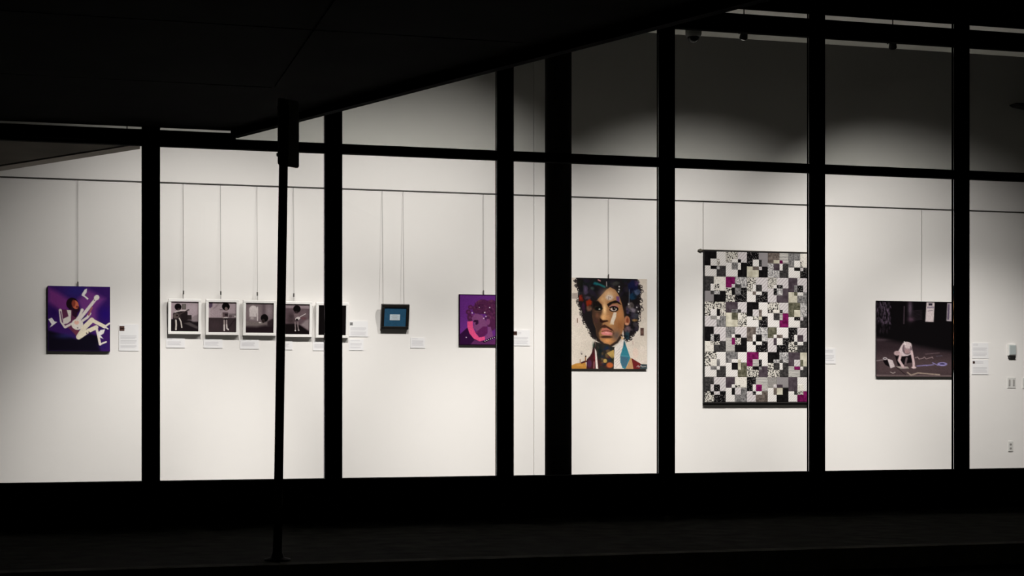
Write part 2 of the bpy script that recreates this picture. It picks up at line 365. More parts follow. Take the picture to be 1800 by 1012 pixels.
# ------------------------------------------------------------------ flat prints: a tiny painter that colours a fine grid
class Canvas:
    def __init__(s, rect, nx, ny, base, slant=0.0):
        s.rect = rect; s.nx, s.ny = nx, ny
        x0, y0, x1, y1 = rect
        gx, gy = np.meshgrid(np.linspace(x0, x1, nx), np.linspace(y0, y1, ny))
        s.x, s.y = gx - slant * (gy - y0) / (y1 - y0), gy
        s.c = np.zeros((ny, nx, 3)) + np.asarray(base, float)
        s.px = (x1 - x0) / nx
    def mix(s, a, col):
        s.c = s.c * (1 - a[..., None]) + np.asarray(col, float) * a[..., None]
    def ell(s, cx, cy, rx, ry, col, a=1.0, soft=None, rot=0.0):
        c, q = math.cos(math.radians(rot)), math.sin(math.radians(rot))
        dx, dy = s.x - cx, s.y - cy
        u, v = (dx * c + dy * q) / rx, (-dx * q + dy * c) / ry
        d = (np.sqrt(u * u + v * v) - 1) * min(rx, ry)
        w = s.px if soft is None else soft
        s.mix(np.clip(0.5 - d / w, 0, 1) * a, col)
    def glow(s, cx, cy, rx, ry, col, a=1.0):
        d = ((s.x - cx) / rx) ** 2 + ((s.y - cy) / ry) ** 2
        s.mix(np.exp(-d * 1.2) * a, col)
    def poly(s, pts, col, a=1.0, soft=None):
        pts = np.asarray(pts, float); w = s.px if soft is None else soft
        inside = np.zeros_like(s.x, bool); dm = np.full_like(s.x, 1e9)
        for i in range(len(pts)):
            (xa, ya), (xb, yb) = pts[i], pts[(i + 1) % len(pts)]
            if ya != yb:
                cr = ((ya > s.y) != (yb > s.y)) & (s.x < (xb - xa) * (s.y - ya) / (yb - ya) + xa)
                inside ^= cr
            dm = np.minimum(dm, s.seg(xa, ya, xb, yb))
        d = np.where(inside, -dm, dm)
        s.mix(np.clip(0.5 - d / w, 0, 1) * a, col)
    def seg(s, xa, ya, xb, yb):
        ex, ey = xb - xa, yb - ya; L = ex * ex + ey * ey + 1e-9
        t = np.clip(((s.x - xa) * ex + (s.y - ya) * ey) / L, 0, 1)
        return np.hypot(s.x - xa - t * ex, s.y - ya - t * ey)
    def line(s, pts, w, col, a=1.0, soft=None):
        d = np.full_like(s.x, 1e9)
        for i in range(len(pts) - 1): d = np.minimum(d, s.seg(*pts[i], *pts[i + 1]))
        s.mix(np.clip(0.5 - (d - w / 2) / (s.px if soft is None else soft), 0, 1) * a, col)
    def noise(s, amp, cell=1):
        n = rng.normal(0, 1, (s.ny // cell + 2, s.nx // cell + 2))
        n = np.kron(n, np.ones((cell, cell)))[:s.ny, :s.nx]
        s.c = s.c * (1 + amp * n[..., None])
    def mottle(s, region, cols, a, n, rad):          # dabs of paint inside a box
        x0, y0, x1, y1 = region
        for _ in range(n):
            c = cols[rng.integers(len(cols))]
            s.ell(rng.uniform(x0, x1), rng.uniform(y0, y1), rad * rng.uniform(.5, 1.5), rad * rng.uniform(.5, 1.5), c, a, soft=rad * .5, rot=rng.uniform(0, 180))
    def dab(s, cx, cy, rx, ry, col, a=1.0, soft=None):     # irregular angular paint patch
        n = 7; k = rng.uniform(.62, 1.18, n); t0 = rng.uniform(0, 6.28)
        s.poly([(cx + rx * k[i] * math.cos(t0 + i * 6.283 / n), cy + ry * k[i] * math.sin(t0 + i * 6.283 / n)) for i in range(n)], col, a, soft)
    def curl(s, cx, cy, r, w, col, a=1.0):
        t0 = rng.uniform(0, 6.28); sw = rng.uniform(2.5, 5)
        s.line([(cx + r * math.cos(t0 + sw * i / 6), cy + r * math.sin(t0 + sw * i / 6)) for i in range(7)], w, col, a, 7)
    def grid(s, name, w, h, y, m, parent, gain=1.12):
        nx, ny = s.nx, s.ny
        X, Z = np.meshgrid(np.linspace(-w / 2, w / 2, nx), np.linspace(h, 0, ny))
        v = np.stack([X.ravel(), np.full(X.size, y), Z.ravel()], 1)
        i = np.arange(nx * ny).reshape(ny, nx)
        f = np.stack([i[:-1, :-1], i[1:, :-1], i[1:, 1:], i[:-1, 1:]], -1).reshape(-1, 4)
        me = bpy.data.meshes.new(name)
        me.vertices.add(len(v)); me.vertices.foreach_set('co', v.ravel())
        me.loops.add(f.size); me.loops.foreach_set('vertex_index', f.ravel().astype(np.int32))
        me.polygons.add(len(f)); me.polygons.foreach_set('loop_start', np.arange(0, f.size, 4, dtype=np.int32))
        me.update(); me.validate()
        ca = me.color_attributes.new('Col', 'FLOAT_COLOR', 'POINT')
        rgba = np.ones((nx * ny, 4)); rgba[:, :3] = np.clip(lin(np.clip(s.c, 0, 255).reshape(-1, 3)) * gain, 0, 0.95)
        ca.data.foreach_set('color', rgba.ravel())
        me.materials.append(MATS[m])
        return link(bpy.data.objects.new(name, me), parent)

def wire(parent, x, z0, z1, y, r=0.0018, hook=True):
    w = MB().tube((x, y, z0), (x, y + 0.0, z1), r, n=6).build('hanging_wire', 'wire', parent)
    if hook: MB().tube((x, y - 0.002, z0 + 0.02), (x, y - 0.002, z0 + 0.07), 0.007, n=8).build('wire_clamp', 'hook', w)
    return w

def hung(name, px, off):
    """px = (x0, y0, x1, y1) seen outline of the front, off = distance of the front from the wall"""
    x0, y0, x1, y1 = px; Y = WALL_Y - off
    xa, xb = X_at(x0, Y), X_at(x1, Y); xm = (x0 + x1) / 2
    za, zb_ = Z_at(xm, y1, Y), Z_at(xm, y0, Y)
    o = empty(name, ((xa + xb) / 2, WALL_Y, za))
    return o, xb - xa, zb_ - za

def canvas_art(name, px, off, thick, cv, label, cat, wires, tilt=0.0, edge='canvas_edge', gain=1.12, hook=True):
    o, w, h = hung(name, px, off); tag(o, label, cat)
    piv = empty('tilt', (0, 0, 0)) if False else o
    MB().box((-w / 2, -off + 0.001, 0), (w / 2, -off + thick, h)).build('stretcher', edge, o)
    cv.grid('picture', w, h, -off, 'printed_picture', o, gain)
    for sx in (-1, 1):
        for fz in (0.1, 0.86):
            MB().box((sx * w * 0.3 - 0.015, -off + thick, h * fz), (sx * w * 0.3 + 0.015, -0.001, h * (fz + .04))).build('spacer', 'wood_black', o)
    for wx in wires:
        x = X_at(wx, WALL_Y) - o.location.x
        wire(o, x, h - 0.02, rail_z - 0.006 - o.location.z, -min(off - thick / 2, 0.03), hook=hook)
    return o

# ---- 1. guitarist with doves on purple (coordinates are those of the painting itself, any unit)
c = Canvas((530, 145, 1225, 868), 150, 156, (52, 24, 92))
c.glow(840, 200, 160, 90, (40, 36, 112), .8)
c.poly([(535, 165), (640, 215), (760, 290), (760, 430), (650, 420), (535, 320)], (118, 50, 122), .9, 60)
c.poly([(975, 175), (1170, 280), (1080, 400), (1075, 660), (900, 400), (860, 300)], (120, 58, 130), .85, 60)
c.glow(1170, 450, 90, 110, (34, 14, 104), .9); c.glow(590, 440, 70, 60, (36, 14, 82), .8)
c.poly([(530, 560), (690, 590), (880, 700), (1010, 650), (1225, 680), (1225, 868), (530, 868)], (56, 25, 92), .7, 40)
c.poly([(530, 640), (720, 690), (850, 735), (1000, 670), (1100, 700), (1115, 868), (530, 868)], (14, 10, 24), 1, 30)
c.glow(720, 700, 120, 30, (40, 40, 96), .8); c.glow(1150, 810, 60, 40, (40, 24, 90), .9)
c.ell(800, 340, 66, 68, (28, 14, 22)); c.ell(835, 395, 50, 50, (40, 18, 34)); c.ell(835, 350, 36, 50, (196, 104, 76), rot=-20); c.ell(815, 335, 22, 40, (120, 50, 40), .8)
c.ell(855, 375, 14, 12, (120, 50, 48))
c.poly([(660, 405), (800, 410), (850, 450), (860, 540), (880, 690), (850, 705), (770, 620), (690, 560)], (92, 44, 74))
c.poly([(800, 400), (860, 440), (850, 500), (800, 470)], (44, 20, 40))
c.line([(668, 415), (682, 540), (722, 598), (835, 535)], 34, (214, 204, 200)); c.line([(672, 430), (690, 540), (724, 580), (820, 530)], 12, (96, 48, 90))
c.poly([(740, 410), (790, 415), (785, 530), (750, 560), (700, 570), (700, 510), (760, 480)], (214, 206, 200))
c.poly([(800, 620), (880, 640), (900, 660), (850, 705)], (110, 52, 72))
c.ell(858, 570, 66, 60, (224, 216, 208)); c.ell(850, 548, 26, 24, (226, 180, 164)); c.ell(862, 608, 6, 6, (40, 30, 40))
c.line([(850, 520), (880, 480), (912, 410)], 30, (220, 212, 206)); c.line([(915, 530), (970, 490), (1000, 445)], 28, (216, 208, 202)); c.ell(912, 408, 18, 16, (222, 214, 208))
c.line([(885, 510), (1055, 295)], 34, (222, 214, 208)); c.ell(1074, 268, 32, 28, (226, 220, 214), rot=-40); c.ell(1050, 298, 6, 6, (30, 20, 40))
c.line([(985, 460), (1020, 380)], 22, (150, 90, 100))
c.line([(872, 710), (940, 600), (1020, 520)], 56, (226, 216, 194)); c.line([(1020, 520), (1165, 592)], 40, (226, 216, 194)); c.line([(1160, 595), (1218, 555)], 20, (220, 212, 204)); c.line([(1160, 590), (1200, 615)], 16, (220, 212, 204))
c.line([(890, 705), (980, 640), (1070, 600)], 46, (230, 220, 196)); c.line([(1070, 600), (1095, 700), (1112, 790)], 28, (222, 212, 200)); c.line([(1112, 790), (1180, 762)], 18, (224, 216, 208))
c.ell(962, 667, 7, 7, (40, 25, 40)); c.ell(988, 655, 7, 7, (40, 25, 40))
for b in ([(912, 225), (940, 180), (966, 170), (962, 212), (938, 244), (985, 280), (970, 294), (945, 270), (905, 245)],
          [(535, 515), (575, 498), (605, 540), (634, 546), (592, 580), (552, 608), (572, 572)],
          [(1080, 672), (1120, 628), (1168, 622), (1152, 668), (1118, 690), (1150, 728), (1105, 712)]):
    c.poly(b, (226, 222, 222))
c.noise(.03)
canvas_art('canvas_painting', (84, 503, 193.5, 617), 0.034, 0.03, c,
           'purple canvas of a guitarist with white birds, leftmost picture on the wall', 'painting', [137])

# ---- 2. five framed square photographs
def framed(name, px, off, depth, bw, fm, tilt, label, cat, wires, inner_y=0.008, group=None):
    o, w, h = hung(name, px, off); tag(o, label, cat, group)
    o.rotation_euler = (math.radians(tilt), 0, 0)      # leans out from the wall at the top
    y0, y1 = -depth - 0.004, -0.004
    for nm, a, b in (('top_rail', (-w / 2, y0, h - bw), (w / 2, y1, h)), ('bottom_rail', (-w / 2, y0, 0), (w / 2, y1, bw)),
                     ('side_rail', (-w / 2, y0, bw), (-w / 2 + bw, y1, h - bw)), ('side_rail', (w / 2 - bw, y0, bw), (w / 2, y1, h - bw))):
        MB().bevel_box(a, b, 0.003).build(nm, fm, o)
    MB().box((-w / 2 + bw, y0 + 0.016, bw), (w / 2 - bw, y1, h - bw)).build('backing', 'wood_black', o)
    for wx in wires:
        x = X_at(wx, WALL_Y) - o.location.x
        top = h * math.cos(math.radians(tilt))
        w_ = MB(); yt = -h * math.sin(math.radians(tilt))
        p0 = Vector((x, -0.01, h - 0.03)); R = Matrix.Rotation(-math.radians(tilt), 3, 'X')
        p1 = R @ Vector((x, -0.012, rail_z - o.location.z - 0.006))
        wr = w_.tube(p0, p1, 0.0018, n=6).build('hanging_wire', 'wire', o)
        pk = p0.lerp(p1, 0.08 / (p1 - p0).length * 1.0); pk2 = p0.lerp(p1, 0.12 / (p1 - p0).length)
        if cat == 'photograph': MB().tube(pk, pk2, 0.008, n=8).build('wire_clamp', 'hook', wr)
    return o, w, h, y0
TILT = 5.5
def ph1():
    c = Canvas((165, 135, 680, 680), 84, 90, (166, 150, 156), 20)
    c.glow(560, 250, 160, 120, (186, 172, 178), .6)
    c.poly([(140, 460), (340, 440), (460, 470), (560, 470), (700, 480), (700, 700), (130, 700)], (30, 24, 27), 1, 20)
    c.poly([(480, 440), (680, 360), (690, 500), (560, 500)], (140, 128, 132), 1, 30)
    c.poly([(400, 530), (500, 510), (660, 590), (660, 640), (560, 600)], (96, 88, 88), .7, 25)
    c.poly([(330, 310), (468, 310), (470, 470), (330, 470)], (34, 28, 30)); c.poly([(465, 378), (545, 378), (542, 465), (465, 465)], (42, 36, 37))
    c.poly([(365, 178), (446, 175), (443, 276), (362, 276)], (92, 86, 84)); c.poly([(376, 190), (436, 188), (434, 266), (374, 266)], (110, 104, 100))
    c.ell(292, 232, 64, 64, (14, 10, 12)); c.ell(306, 282, 26, 22, (70, 58, 58))
    c.poly([(195, 350), (250, 315), (340, 315), (350, 430), (250, 470), (185, 460)], (46, 38, 40)); c.line([(230, 328), (330, 300), (440, 290)], 20, (200, 190, 190))
    c.ell(252, 395, 62, 46, (92, 80, 78), rot=-20); c.ell(270, 388, 20, 16, (30, 24, 26)); c.line([(300, 375), (480, 288)], 18, (66, 56, 56)); c.ell(488, 284, 18, 10, (40, 34, 36))
    c.line([(245, 478), (248, 560), (240, 645)], 30, (206, 196, 190)); c.line([(310, 440), (340, 500), (352, 605)], 24, (206, 196, 190))
    c.noise(.05); return c
def ph2():
    c = Canvas((835, 150, 1345, 690), 84, 90, (166, 150, 156), 20)
    c.poly([(800, 430), (1400, 430), (1400, 720), (800, 720)], (56, 46, 49), 1, 10); c.glow(950, 560, 120, 90, (72, 58, 62), .6)
    c.line([(1320, 440), (1180, 620)], 16, (36, 28, 32), .8, 14)
    c.poly([(840, 150), (910, 150), (900, 230), (860, 260), (838, 240)], (84, 68, 88), 1, 14); c.line([(850, 260), (845, 420)], 10, (196, 186, 190))
    c.line([(920, 270), (1010, 190)], 18, (130, 116, 122), .7, 20); c.line([(1040, 285), (1090, 285)], 10, (60, 48, 50))
    c.poly([(1200, 350), (1350, 350), (1345, 425), (1200, 425)], (122, 110, 114), 1, 20); c.ell(1230, 400, 30, 26, (96, 84, 88)); c.ell(1318, 400, 14, 12, (214, 206, 206))
    c.ell(1150, 226, 72, 72, (12, 9, 10)); c.ell(1156, 268, 28, 34, (120, 102, 102))
    c.poly([(1085, 330), (1190, 330), (1190, 415), (1090, 415)], (92, 76, 80)); c.poly([(1125, 355), (1185, 355), (1180, 395), (1130, 395)], (44, 34, 38)); c.line([(1080, 360), (1075, 420), (1110, 430)], 20, (150, 136, 136))
    c.line([(1118, 426), (1172, 426)], 18, (206, 196, 194)); c.poly([(1110, 436), (1178, 436), (1170, 470), (1120, 470)], (30, 22, 26))
    c.line([(1112, 475), (1112, 560)], 24, (170, 156, 154)); c.line([(1110, 560), (1108, 655)], 28, (214, 204, 202)); c.line([(1156, 475), (1155, 550)], 24, (160, 146, 146)); c.line([(1155, 555), (1160, 620), (1185, 640)], 26, (208, 198, 196))
    c.noise(.05); return c
def ph3():
    c = Canvas((135, 150, 578, 620), 84, 90, (108, 94, 98), 18)
    c.glow(260, 300, 130, 150, (160, 146, 148), .8); c.glow(500, 270, 60, 130, (150, 136, 142), .8); c.poly([(400, 150), (445, 150), (440, 330), (390, 340)], (92, 78, 84), .7, 20)
    c.ell(250, 262, 66, 72, (214, 204, 204), soft=14); c.poly([(188, 260), (300, 260), (296, 370), (186, 370)], (206, 196, 196), 1, 8); c.poly([(186, 366), (298, 366), (292, 420), (184, 420)], (140, 128, 130)); c.ell(228, 388, 28, 20, (176, 164, 164))
    c.line([(318, 215), (312, 425)], 18, (216, 206, 206))
    c.poly([(110, 440), (360, 450), (470, 470), (600, 420), (600, 560), (110, 560)], (120, 110, 108), .9, 30)
    c.poly([(470, 440), (540, 400), (600, 390), (600, 560), (470, 500)], (48, 38, 42), 1, 24)
    c.poly([(100, 520), (300, 525), (430, 500), (600, 510), (600, 650), (100, 650)], (34, 24, 29), 1, 50)
    c.ell(425, 385, 60, 62, (14, 10, 11)); c.ell(405, 430, 26, 32, (44, 36, 36)); c.ell(352, 458, 22, 10, (210, 200, 198))
    c.noise(.05); return c
def ph4():
    c = Canvas((712, 165, 1152, 640), 84, 90, (92, 76, 82), 18)
    c.poly([(690, 150), (1200, 150), (1200, 235), (690, 225)], (146, 130, 136), 1, 10); c.glow(1060, 320, 90, 90, (110, 94, 98), .7)
    c.poly([(690, 480), (880, 470), (1000, 500), (1140, 600), (1140, 660), (690, 660)], (18, 13, 15), 1, 24)
    c.poly([(1000, 490), (1080, 420), (1140, 400), (1130, 570)], (136, 124, 126), 1, 30)
    c.glow(850, 360, 60, 60, (56, 44, 48), .9); c.glow(840, 430, 70, 40, (60, 48, 50), .9)
    c.ell(946, 240, 60, 58, (14, 10, 11)); c.ell(935, 300, 26, 24, (50, 40, 42))
    c.poly([(890, 310), (985, 310), (980, 390), (910, 400)], (110, 94, 98)); c.ell(955, 390, 42, 26, (196, 186, 186), rot=-25); c.line([(995, 362), (1085, 314)], 10, (206, 196, 196)); c.ell(1050, 385, 45, 24, (96, 64, 70), .8, 20)
    c.ell(942, 410, 20, 16, (24, 18, 20))
    c.line([(912, 450), (914, 575)], 20, (120, 106, 108)); c.line([(955, 450), (955, 510), (965, 575)], 20, (126, 112, 114)); c.ell(912, 582, 12, 10, (206, 198, 198)); c.ell(966, 575, 14, 10, (180, 170, 170))
    c.noise(.05); return c
def ph5():
    c = Canvas((0, 0, 100, 100), 30, 30, (13, 10, 11)); c.noise(.1); return c
frames = [((295.5, 524.5, 353.5, 586.5), [322], ph1, 'white-framed photograph of an afro-haired figure playing guitar in a room'),
          ((361.5, 525.5, 420, 588), [387.5], ph2, 'white-framed photograph of an afro-haired figure standing in shorts and long boots'),
          ((427.0, 527, 485.5, 589), [451.5], ph3, 'white-framed photograph of a dark head beside a bright arched window'),
          ((491.0, 529, 548.5, 591.5), [515.5], ph4, 'white-framed photograph of a bending guitarist, beside the street post'),
          ((555.0, 531, 612.5, 593), [581], ph5, 'white-framed black photograph half hidden behind a mullion')]
for px, ws, fn, lb in frames:
    o, w, h, y0 = framed('framed_photograph', px, 0.056, 0.05, 0.031, 'frame_white', TILT, lb, 'photograph', ws, group='white-framed photographs in a row')
    iw, ih = w - 0.062, h - 0.062
    pc = fn().grid('picture', iw, ih, y0 + 0.015, 'printed_picture', o, 0.95); pc.location.z = 0.031

# ---- 3. blue framed card
o, w, h, y0 = framed('framed_card', (669.5, 533, 718, 577), 0.05, 0.05, 0.034, 'wood_black', 13, 'small black-framed pale card on a blue mat, hung by two wires', 'picture', [671.5, 708])
MB().box((-w / 2 + .034, y0 + .012, .034), (w / 2 - .034, y0 + .017, h - .034)).build('blue_mat', 'mat_blue', o)
cd = MB().box((-0.062, y0 + .009, h * .37), (0.056, y0 + .0125, h * .37 + .066)).build('card', 'card_pale', o)
t = MB()
for k in range(4): t.box((-0.045 + .012 * (k % 2), y0 + .0082, h * .37 + .012 + k * .013), (0.04 - .014 * (k % 2), y0 + .0089, h * .37 + .016 + k * .013))
t.build('printed_text', 'ink_mid', cd)

# ---- 4. purple profile
c = Canvas((65, 150, 700, 940), 120, 150, (88, 36, 112))
c.glow(150, 640, 120, 120, (98, 44, 124), .7)
c.poly([(65, 785), (190, 668), (260, 720), (330, 850), (470, 880), (700, 900), (700, 940), (65, 940)], (42, 12, 50), 1, 10)
c.poly([(230, 940), (300, 860), (460, 890), (700, 820), (700, 940)], (84, 38, 84), 1, 10)
for (x, y, rx, ry) in ((430, 340, 130, 115), (560, 360, 120, 130), (640, 450, 100, 200), (330, 380, 60, 70), (240, 350, 38, 34), (208, 425, 40, 40), (232, 510, 44, 62), (570, 560, 80, 150)):
    c.ell(x, y, rx, ry, (70, 28, 62), soft=12)
for _ in range(70):
    x, y = rng.uniform(300, 690), rng.uniform(240, 560); c.ell(x, y, 22, 10, (96, 50, 76) if rng.random() < .5 else (48, 18, 44), .6, 8, rng.uniform(0, 180))
for (x, y) in ((240, 350), (210, 425), (232, 510), (270, 470)): c.ell(x, y, 20, 18, (98, 42, 92), .8, 10)
c.poly([(190, 575), (192, 660), (225, 760), (290, 840), (380, 880), (465, 855), (460, 800), (390, 815), (330, 770), (290, 690), (275, 620), (275, 565)], (206, 72, 122), 1, 9)
c.poly([(255, 520), (310, 445), (420, 470), (475, 560), (500, 640), (410, 700), (335, 720), (300, 690), (272, 665), (295, 630), (280, 570)], (112, 62, 106), 1, 8)
c.poly([(300, 545), (360, 550), (362, 600), (335, 625), (310, 612), (325, 585), (280, 580)], (44, 14, 44), 1, 8)
c.poly([(305, 730), (345, 720), (430, 650), (500, 645), (505, 750), (440, 805), (370, 818), (345, 775)], (84, 28, 76), 1, 8); c.ell(330, 735, 22, 8, (120, 50, 96))
c.ell(510, 575, 30, 48, (112, 58, 104), soft=8); c.poly([(505, 655), (550, 650), (590, 800), (470, 850), (460, 800), (505, 750)], (112, 62, 110), 1, 8)
c.line([(450, 885), (620, 810), (700, 790)], 32, (24, 9, 26))
for k in range(8): c.ell(462 + k * 29, 876 - k * 12, 7, 7, (226, 210, 220))
for (x, y, r) in ((265, 438, 9), (460, 430, 10), (443, 520, 8), (175, 820, 9), (535, 350, 8), (478, 490, 8), (375, 350, 6)): c.ell(x, y, r, r, (214, 190, 214))
for a, b in (((65, 150), (700, 150)), ((65, 940), (700, 940)), ((65, 150), (65, 940)), ((700, 150), (700, 940))): c.line([a, b], 26, (26, 8, 28))
c.noise(.06)
canvas_art('fabric_portrait', (807, 517.5, 879.5, 606.5), 0.03, 0.02, c, 'purple portrait in profile with a pink crescent, partly behind a mullion', 'artwork', [849])

# ---- 5. collage portrait of a man with dark curls
c = Canvas((45, 68, 1625, 1922), 190, 224, (202, 192, 180))
c.mottle((45, 68, 1625, 1922), [(212, 203, 192), (190, 180, 168), (206, 192, 184)], .35, 60, 90)
hair = [(185, 60), (1395, 60), (1440, 180), (1500, 290), (1462, 450), (1475, 560), (1440, 640), (1490, 690), (1450, 800), (1420, 960), (1405, 1090), (1390, 1160), (1290, 1240), (1210, 1335), (1150, 1290), (1100, 900), (600, 900), (620, 1330), (560, 1290), (490, 1270), (450, 1170), (350, 1000), (290, 880), (270, 740), (200, 600), (210, 450), (240, 380), (180, 240), (165, 120)]
c.poly(hair, (24, 21, 23))
for i in range(len(hair)):       # curls along the outline
    (xa, ya), (xb, yb) = hair[i], hair[(i + 1) % len(hair)]
    if max(ya, yb) < 70 or (560 < xa < 1160 and 560 < xb < 1160): continue
    for _ in range(9):
        t = rng.random(); x, y = xa + (xb - xa) * t + rng.normal(0, 16), ya + (yb - ya) * t + rng.normal(0, 16)
        c.curl(x, y, rng.uniform(14, 34), rng.uniform(9, 16), (30, 25, 27), .95)
c.mottle((200, 80, 1400, 420), [(14, 13, 18), (38, 34, 38), (30, 24, 40), (20, 26, 28)], .6, 60, 50)
c.mottle((1170, 600, 1420, 1150), [(14, 13, 18), (70, 64, 68), (52, 46, 60), (30, 32, 34)], .6, 30, 40)
for a in ((250, 180, 60, 90, (24, 26, 20), .8), (345, 320, 55, 120, (64, 54, 74), .9), (380, 480, 70, 40, (72, 60, 74), .8), (255, 490, 55, 70, (112, 32, 20), .9), (415, 590, 75, 70, (126, 38, 18), .95), (300, 660, 50, 90, (48, 26, 46), .9), (420, 690, 60, 60, (106, 76, 60), .9),
          (1330, 260, 130, 170, (20, 24, 56), .9), (1420, 340, 70, 80, (70, 84, 112), .9), (1320, 440, 80, 70, (22, 52, 78), .9), (1290, 620, 80, 70, (112, 102, 100), .85), (1330, 720, 80, 50, (136, 126, 136), .8), (1380, 830, 60, 60, (62, 62, 70), .8), (1220, 730, 40, 60, (76, 64, 92), .8), (970, 170, 90, 50, (54, 54, 52), .8), (560, 190, 60, 40, (20, 70, 82), .8), (490, 280, 40, 40, (64, 84, 80), .7), (1400, 160, 40, 60, (72, 50, 84), .8), (1230, 1110, 70, 90, (100, 80, 86), .8), (1210, 1240, 60, 80, (36, 60, 70), .9), (1370, 920, 60, 24, (170, 130, 80), .9)):
    c.dab(*a[:4], a[4], a[5], soft=34)
    for _ in range(3): c.dab(a[0] + rng.normal(0, a[2] * .5), a[1] + rng.normal(0, a[3] * .5), a[2] * .45, a[3] * .45, np.array(a[4]) * rng.uniform(.35, 1.25), .7, 20)
c.line([(540, 170), (640, 200), (740, 245)], 40, (26, 92, 96), .95, 26); c.line([(780, 140), (784, 235)], 12, (170, 160, 160)); c.line([(1255, 290), (1250, 560)], 10, (120, 130, 150), .8)
for (x, y) in ((1042, 235), (1042, 292), (1030, 340), (1440, 740), (1410, 655), (1238, 590)): c.ell(x, y, 14, 16, (205, 200, 196), .9)
c.line([(610, 105), (650, 125)], 24, (176, 120, 120), .9, 14)
face = [(855, 250), (960, 300), (1040, 420), (1100, 590), (1135, 760), (1150, 900), (1140, 1080), (1095, 1210), (1000, 1340), (900, 1440), (820, 1448), (735, 1400), (640, 1330), (580, 1240), (560, 1100), (520, 1000), (490, 850), (500, 700), (540, 580), (600, 500), (700, 390), (780, 300)]
c.poly(face, (152, 108, 72), 1, 12)
c.ell(1205, 930, 62, 95, (164, 108, 78), soft=16); c.ell(1215, 930, 26, 60, (120, 60, 40), soft=16); c.ell(1200, 1000, 40, 26, (196, 140, 110), soft=14)
c.glow(830, 400, 150, 120, (204, 168, 130), .9); c.glow(700, 500, 70, 60, (196, 156, 110), .8); c.glow(1050, 830, 90, 160, (182, 122, 76), .8); c.glow(1060, 1040, 90, 120, (134, 84, 48), .8)
c.poly([(490, 560), (600, 520), (690, 640), (700, 740), (660, 860), (700, 960), (690, 1060), (620, 1190), (640, 1330), (570, 1250), (550, 1080), (500, 950), (480, 800)], (54, 38, 30), .92, 40)
c.glow(590, 830, 50, 70, (120, 78, 58), .7); c.glow(560, 950, 40, 50, (70, 44, 44), .7)
c.glow(742, 700, 48, 150, (232, 192, 140), .95); c.glow(722, 870, 66, 62, (222, 172, 116), .95); c.glow(810, 860, 50, 70, (196, 140, 92), .7)
c.poly([(790, 600), (850, 555), (960, 518), (1030, 530), (1090, 610), (1000, 572), (900, 585), (820, 660)], (28, 19, 16), 1, 16)
c.poly([(500, 540), (600, 540), (680, 610), (700, 700), (640, 650), (560, 640), (500, 700)], (20, 16, 15), 1, 20)
c.ell(935, 640, 90, 36, (166, 108, 104), .9, 20); c.ell(930, 695, 98, 60, (16, 10, 12), 1, 12); c.ell(928, 700, 66, 34, (198, 180, 172), 1, 8); c.ell(935, 688, 36, 36, (24, 12, 10)); c.ell(948, 674, 8, 8, (220, 215, 210)); c.line([(830, 690), (880, 700)], 14, (200, 140, 100), .8)
c.ell(612, 690, 84, 44, (14, 18, 15), 1, 14); c.ell(632, 702, 22, 14, (176, 174, 164)); c.ell(600, 688, 24, 24, (10, 8, 8)); c.line([(540, 750), (660, 745)], 12, (96, 74, 58), .7, 12)
c.poly([(640, 880), (700, 930), (800, 925), (820, 950), (760, 965), (690, 985), (640, 960)], (40, 20, 15), .95, 16)
c.poly([(928, 765), (988, 765), (975, 870), (935, 960), (930, 1015), (845, 1015), (880, 900)], (214, 200, 182), .95, 10)
c.ell(840, 460, 75, 55, (196, 180, 170), .85, 30); c.line([(825, 440), (820, 500)], 8, (70, 60, 66)); c.line([(850, 450), (860, 470)], 8, (70, 60, 66)); c.poly([(980, 435), (1045, 435), (1050, 560), (990, 520)], (98, 62, 112), .9, 14)
c.glow(850, 1010, 60, 40, (190, 146, 96), .7)
c.poly([(640, 1100), (690, 1035), (740, 1015), (800, 1048), (890, 1100), (930, 1150), (880, 1140), (790, 1082), (690, 1080)], (52, 28, 23), .9, 20)
c.glow(925, 1200, 26, 50, (70, 40, 30), .8)
c.poly([(665, 1150), (700, 1085), (740, 1095), (780, 1080), (890, 1150), (800, 1165)], (176, 104, 88), 1, 8); c.line([(690, 1155), (780, 1140), (890, 1160)], 10, (50, 18, 18))
c.poly([(665, 1178), (760, 1155), (850, 1165), (910, 1195), (890, 1232), (790, 1238), (690, 1222)], (202, 124, 120), 1, 8); c.line([(760, 1180), (830, 1190)], 16, (226, 170, 164), .8, 12)
c.ell(780, 1272, 120, 26, (40, 24, 20), .95, 16); c.glow(800, 1350, 110, 60, (212, 146, 88), .95); c.glow(990, 1240, 90, 110, (88, 74, 70), .9)
c.line([(600, 1330), (720, 1420), (860, 1460), (1000, 1370), (1090, 1240)], 50, (40, 28, 24), .95, 24); c.poly([(1075, 1240), (1140, 1290), (1100, 1330)], (206, 170, 120), 1, 10)
c.poly([(555, 1370), (660, 1400), (820, 1465), (950, 1470), (945, 1930), (590, 1930), (555, 1600)], (44, 40, 37), 1, 8)
c.mottle((580, 1450, 930, 1900), [(22, 32, 34), (76, 32, 30), (30, 38, 60), (120, 90, 60), (34, 40, 30)], .6, 40, 36)
c.glow(640, 1560, 50, 160, (20, 28, 30), .9); c.poly([(785, 1600), (930, 1530), (945, 1670), (905, 1725)], (172, 142, 82), 1, 8); c.ell(850, 1845, 70, 55, (186, 94, 50), .9, 26); c.ell(752, 1760, 38, 40, (184, 152, 82), .9, 16); c.glow(790, 1490, 50, 40, (26, 38, 70), .8); c.glow(900, 1740, 40, 60, (24, 30, 24), .9)
c.poly([(545, 1345), (500, 1470), (478, 1590), (440, 1660), (375, 1730), (365, 1930), (640, 1930), (570, 1600)], (58, 26, 30), 1, 8)
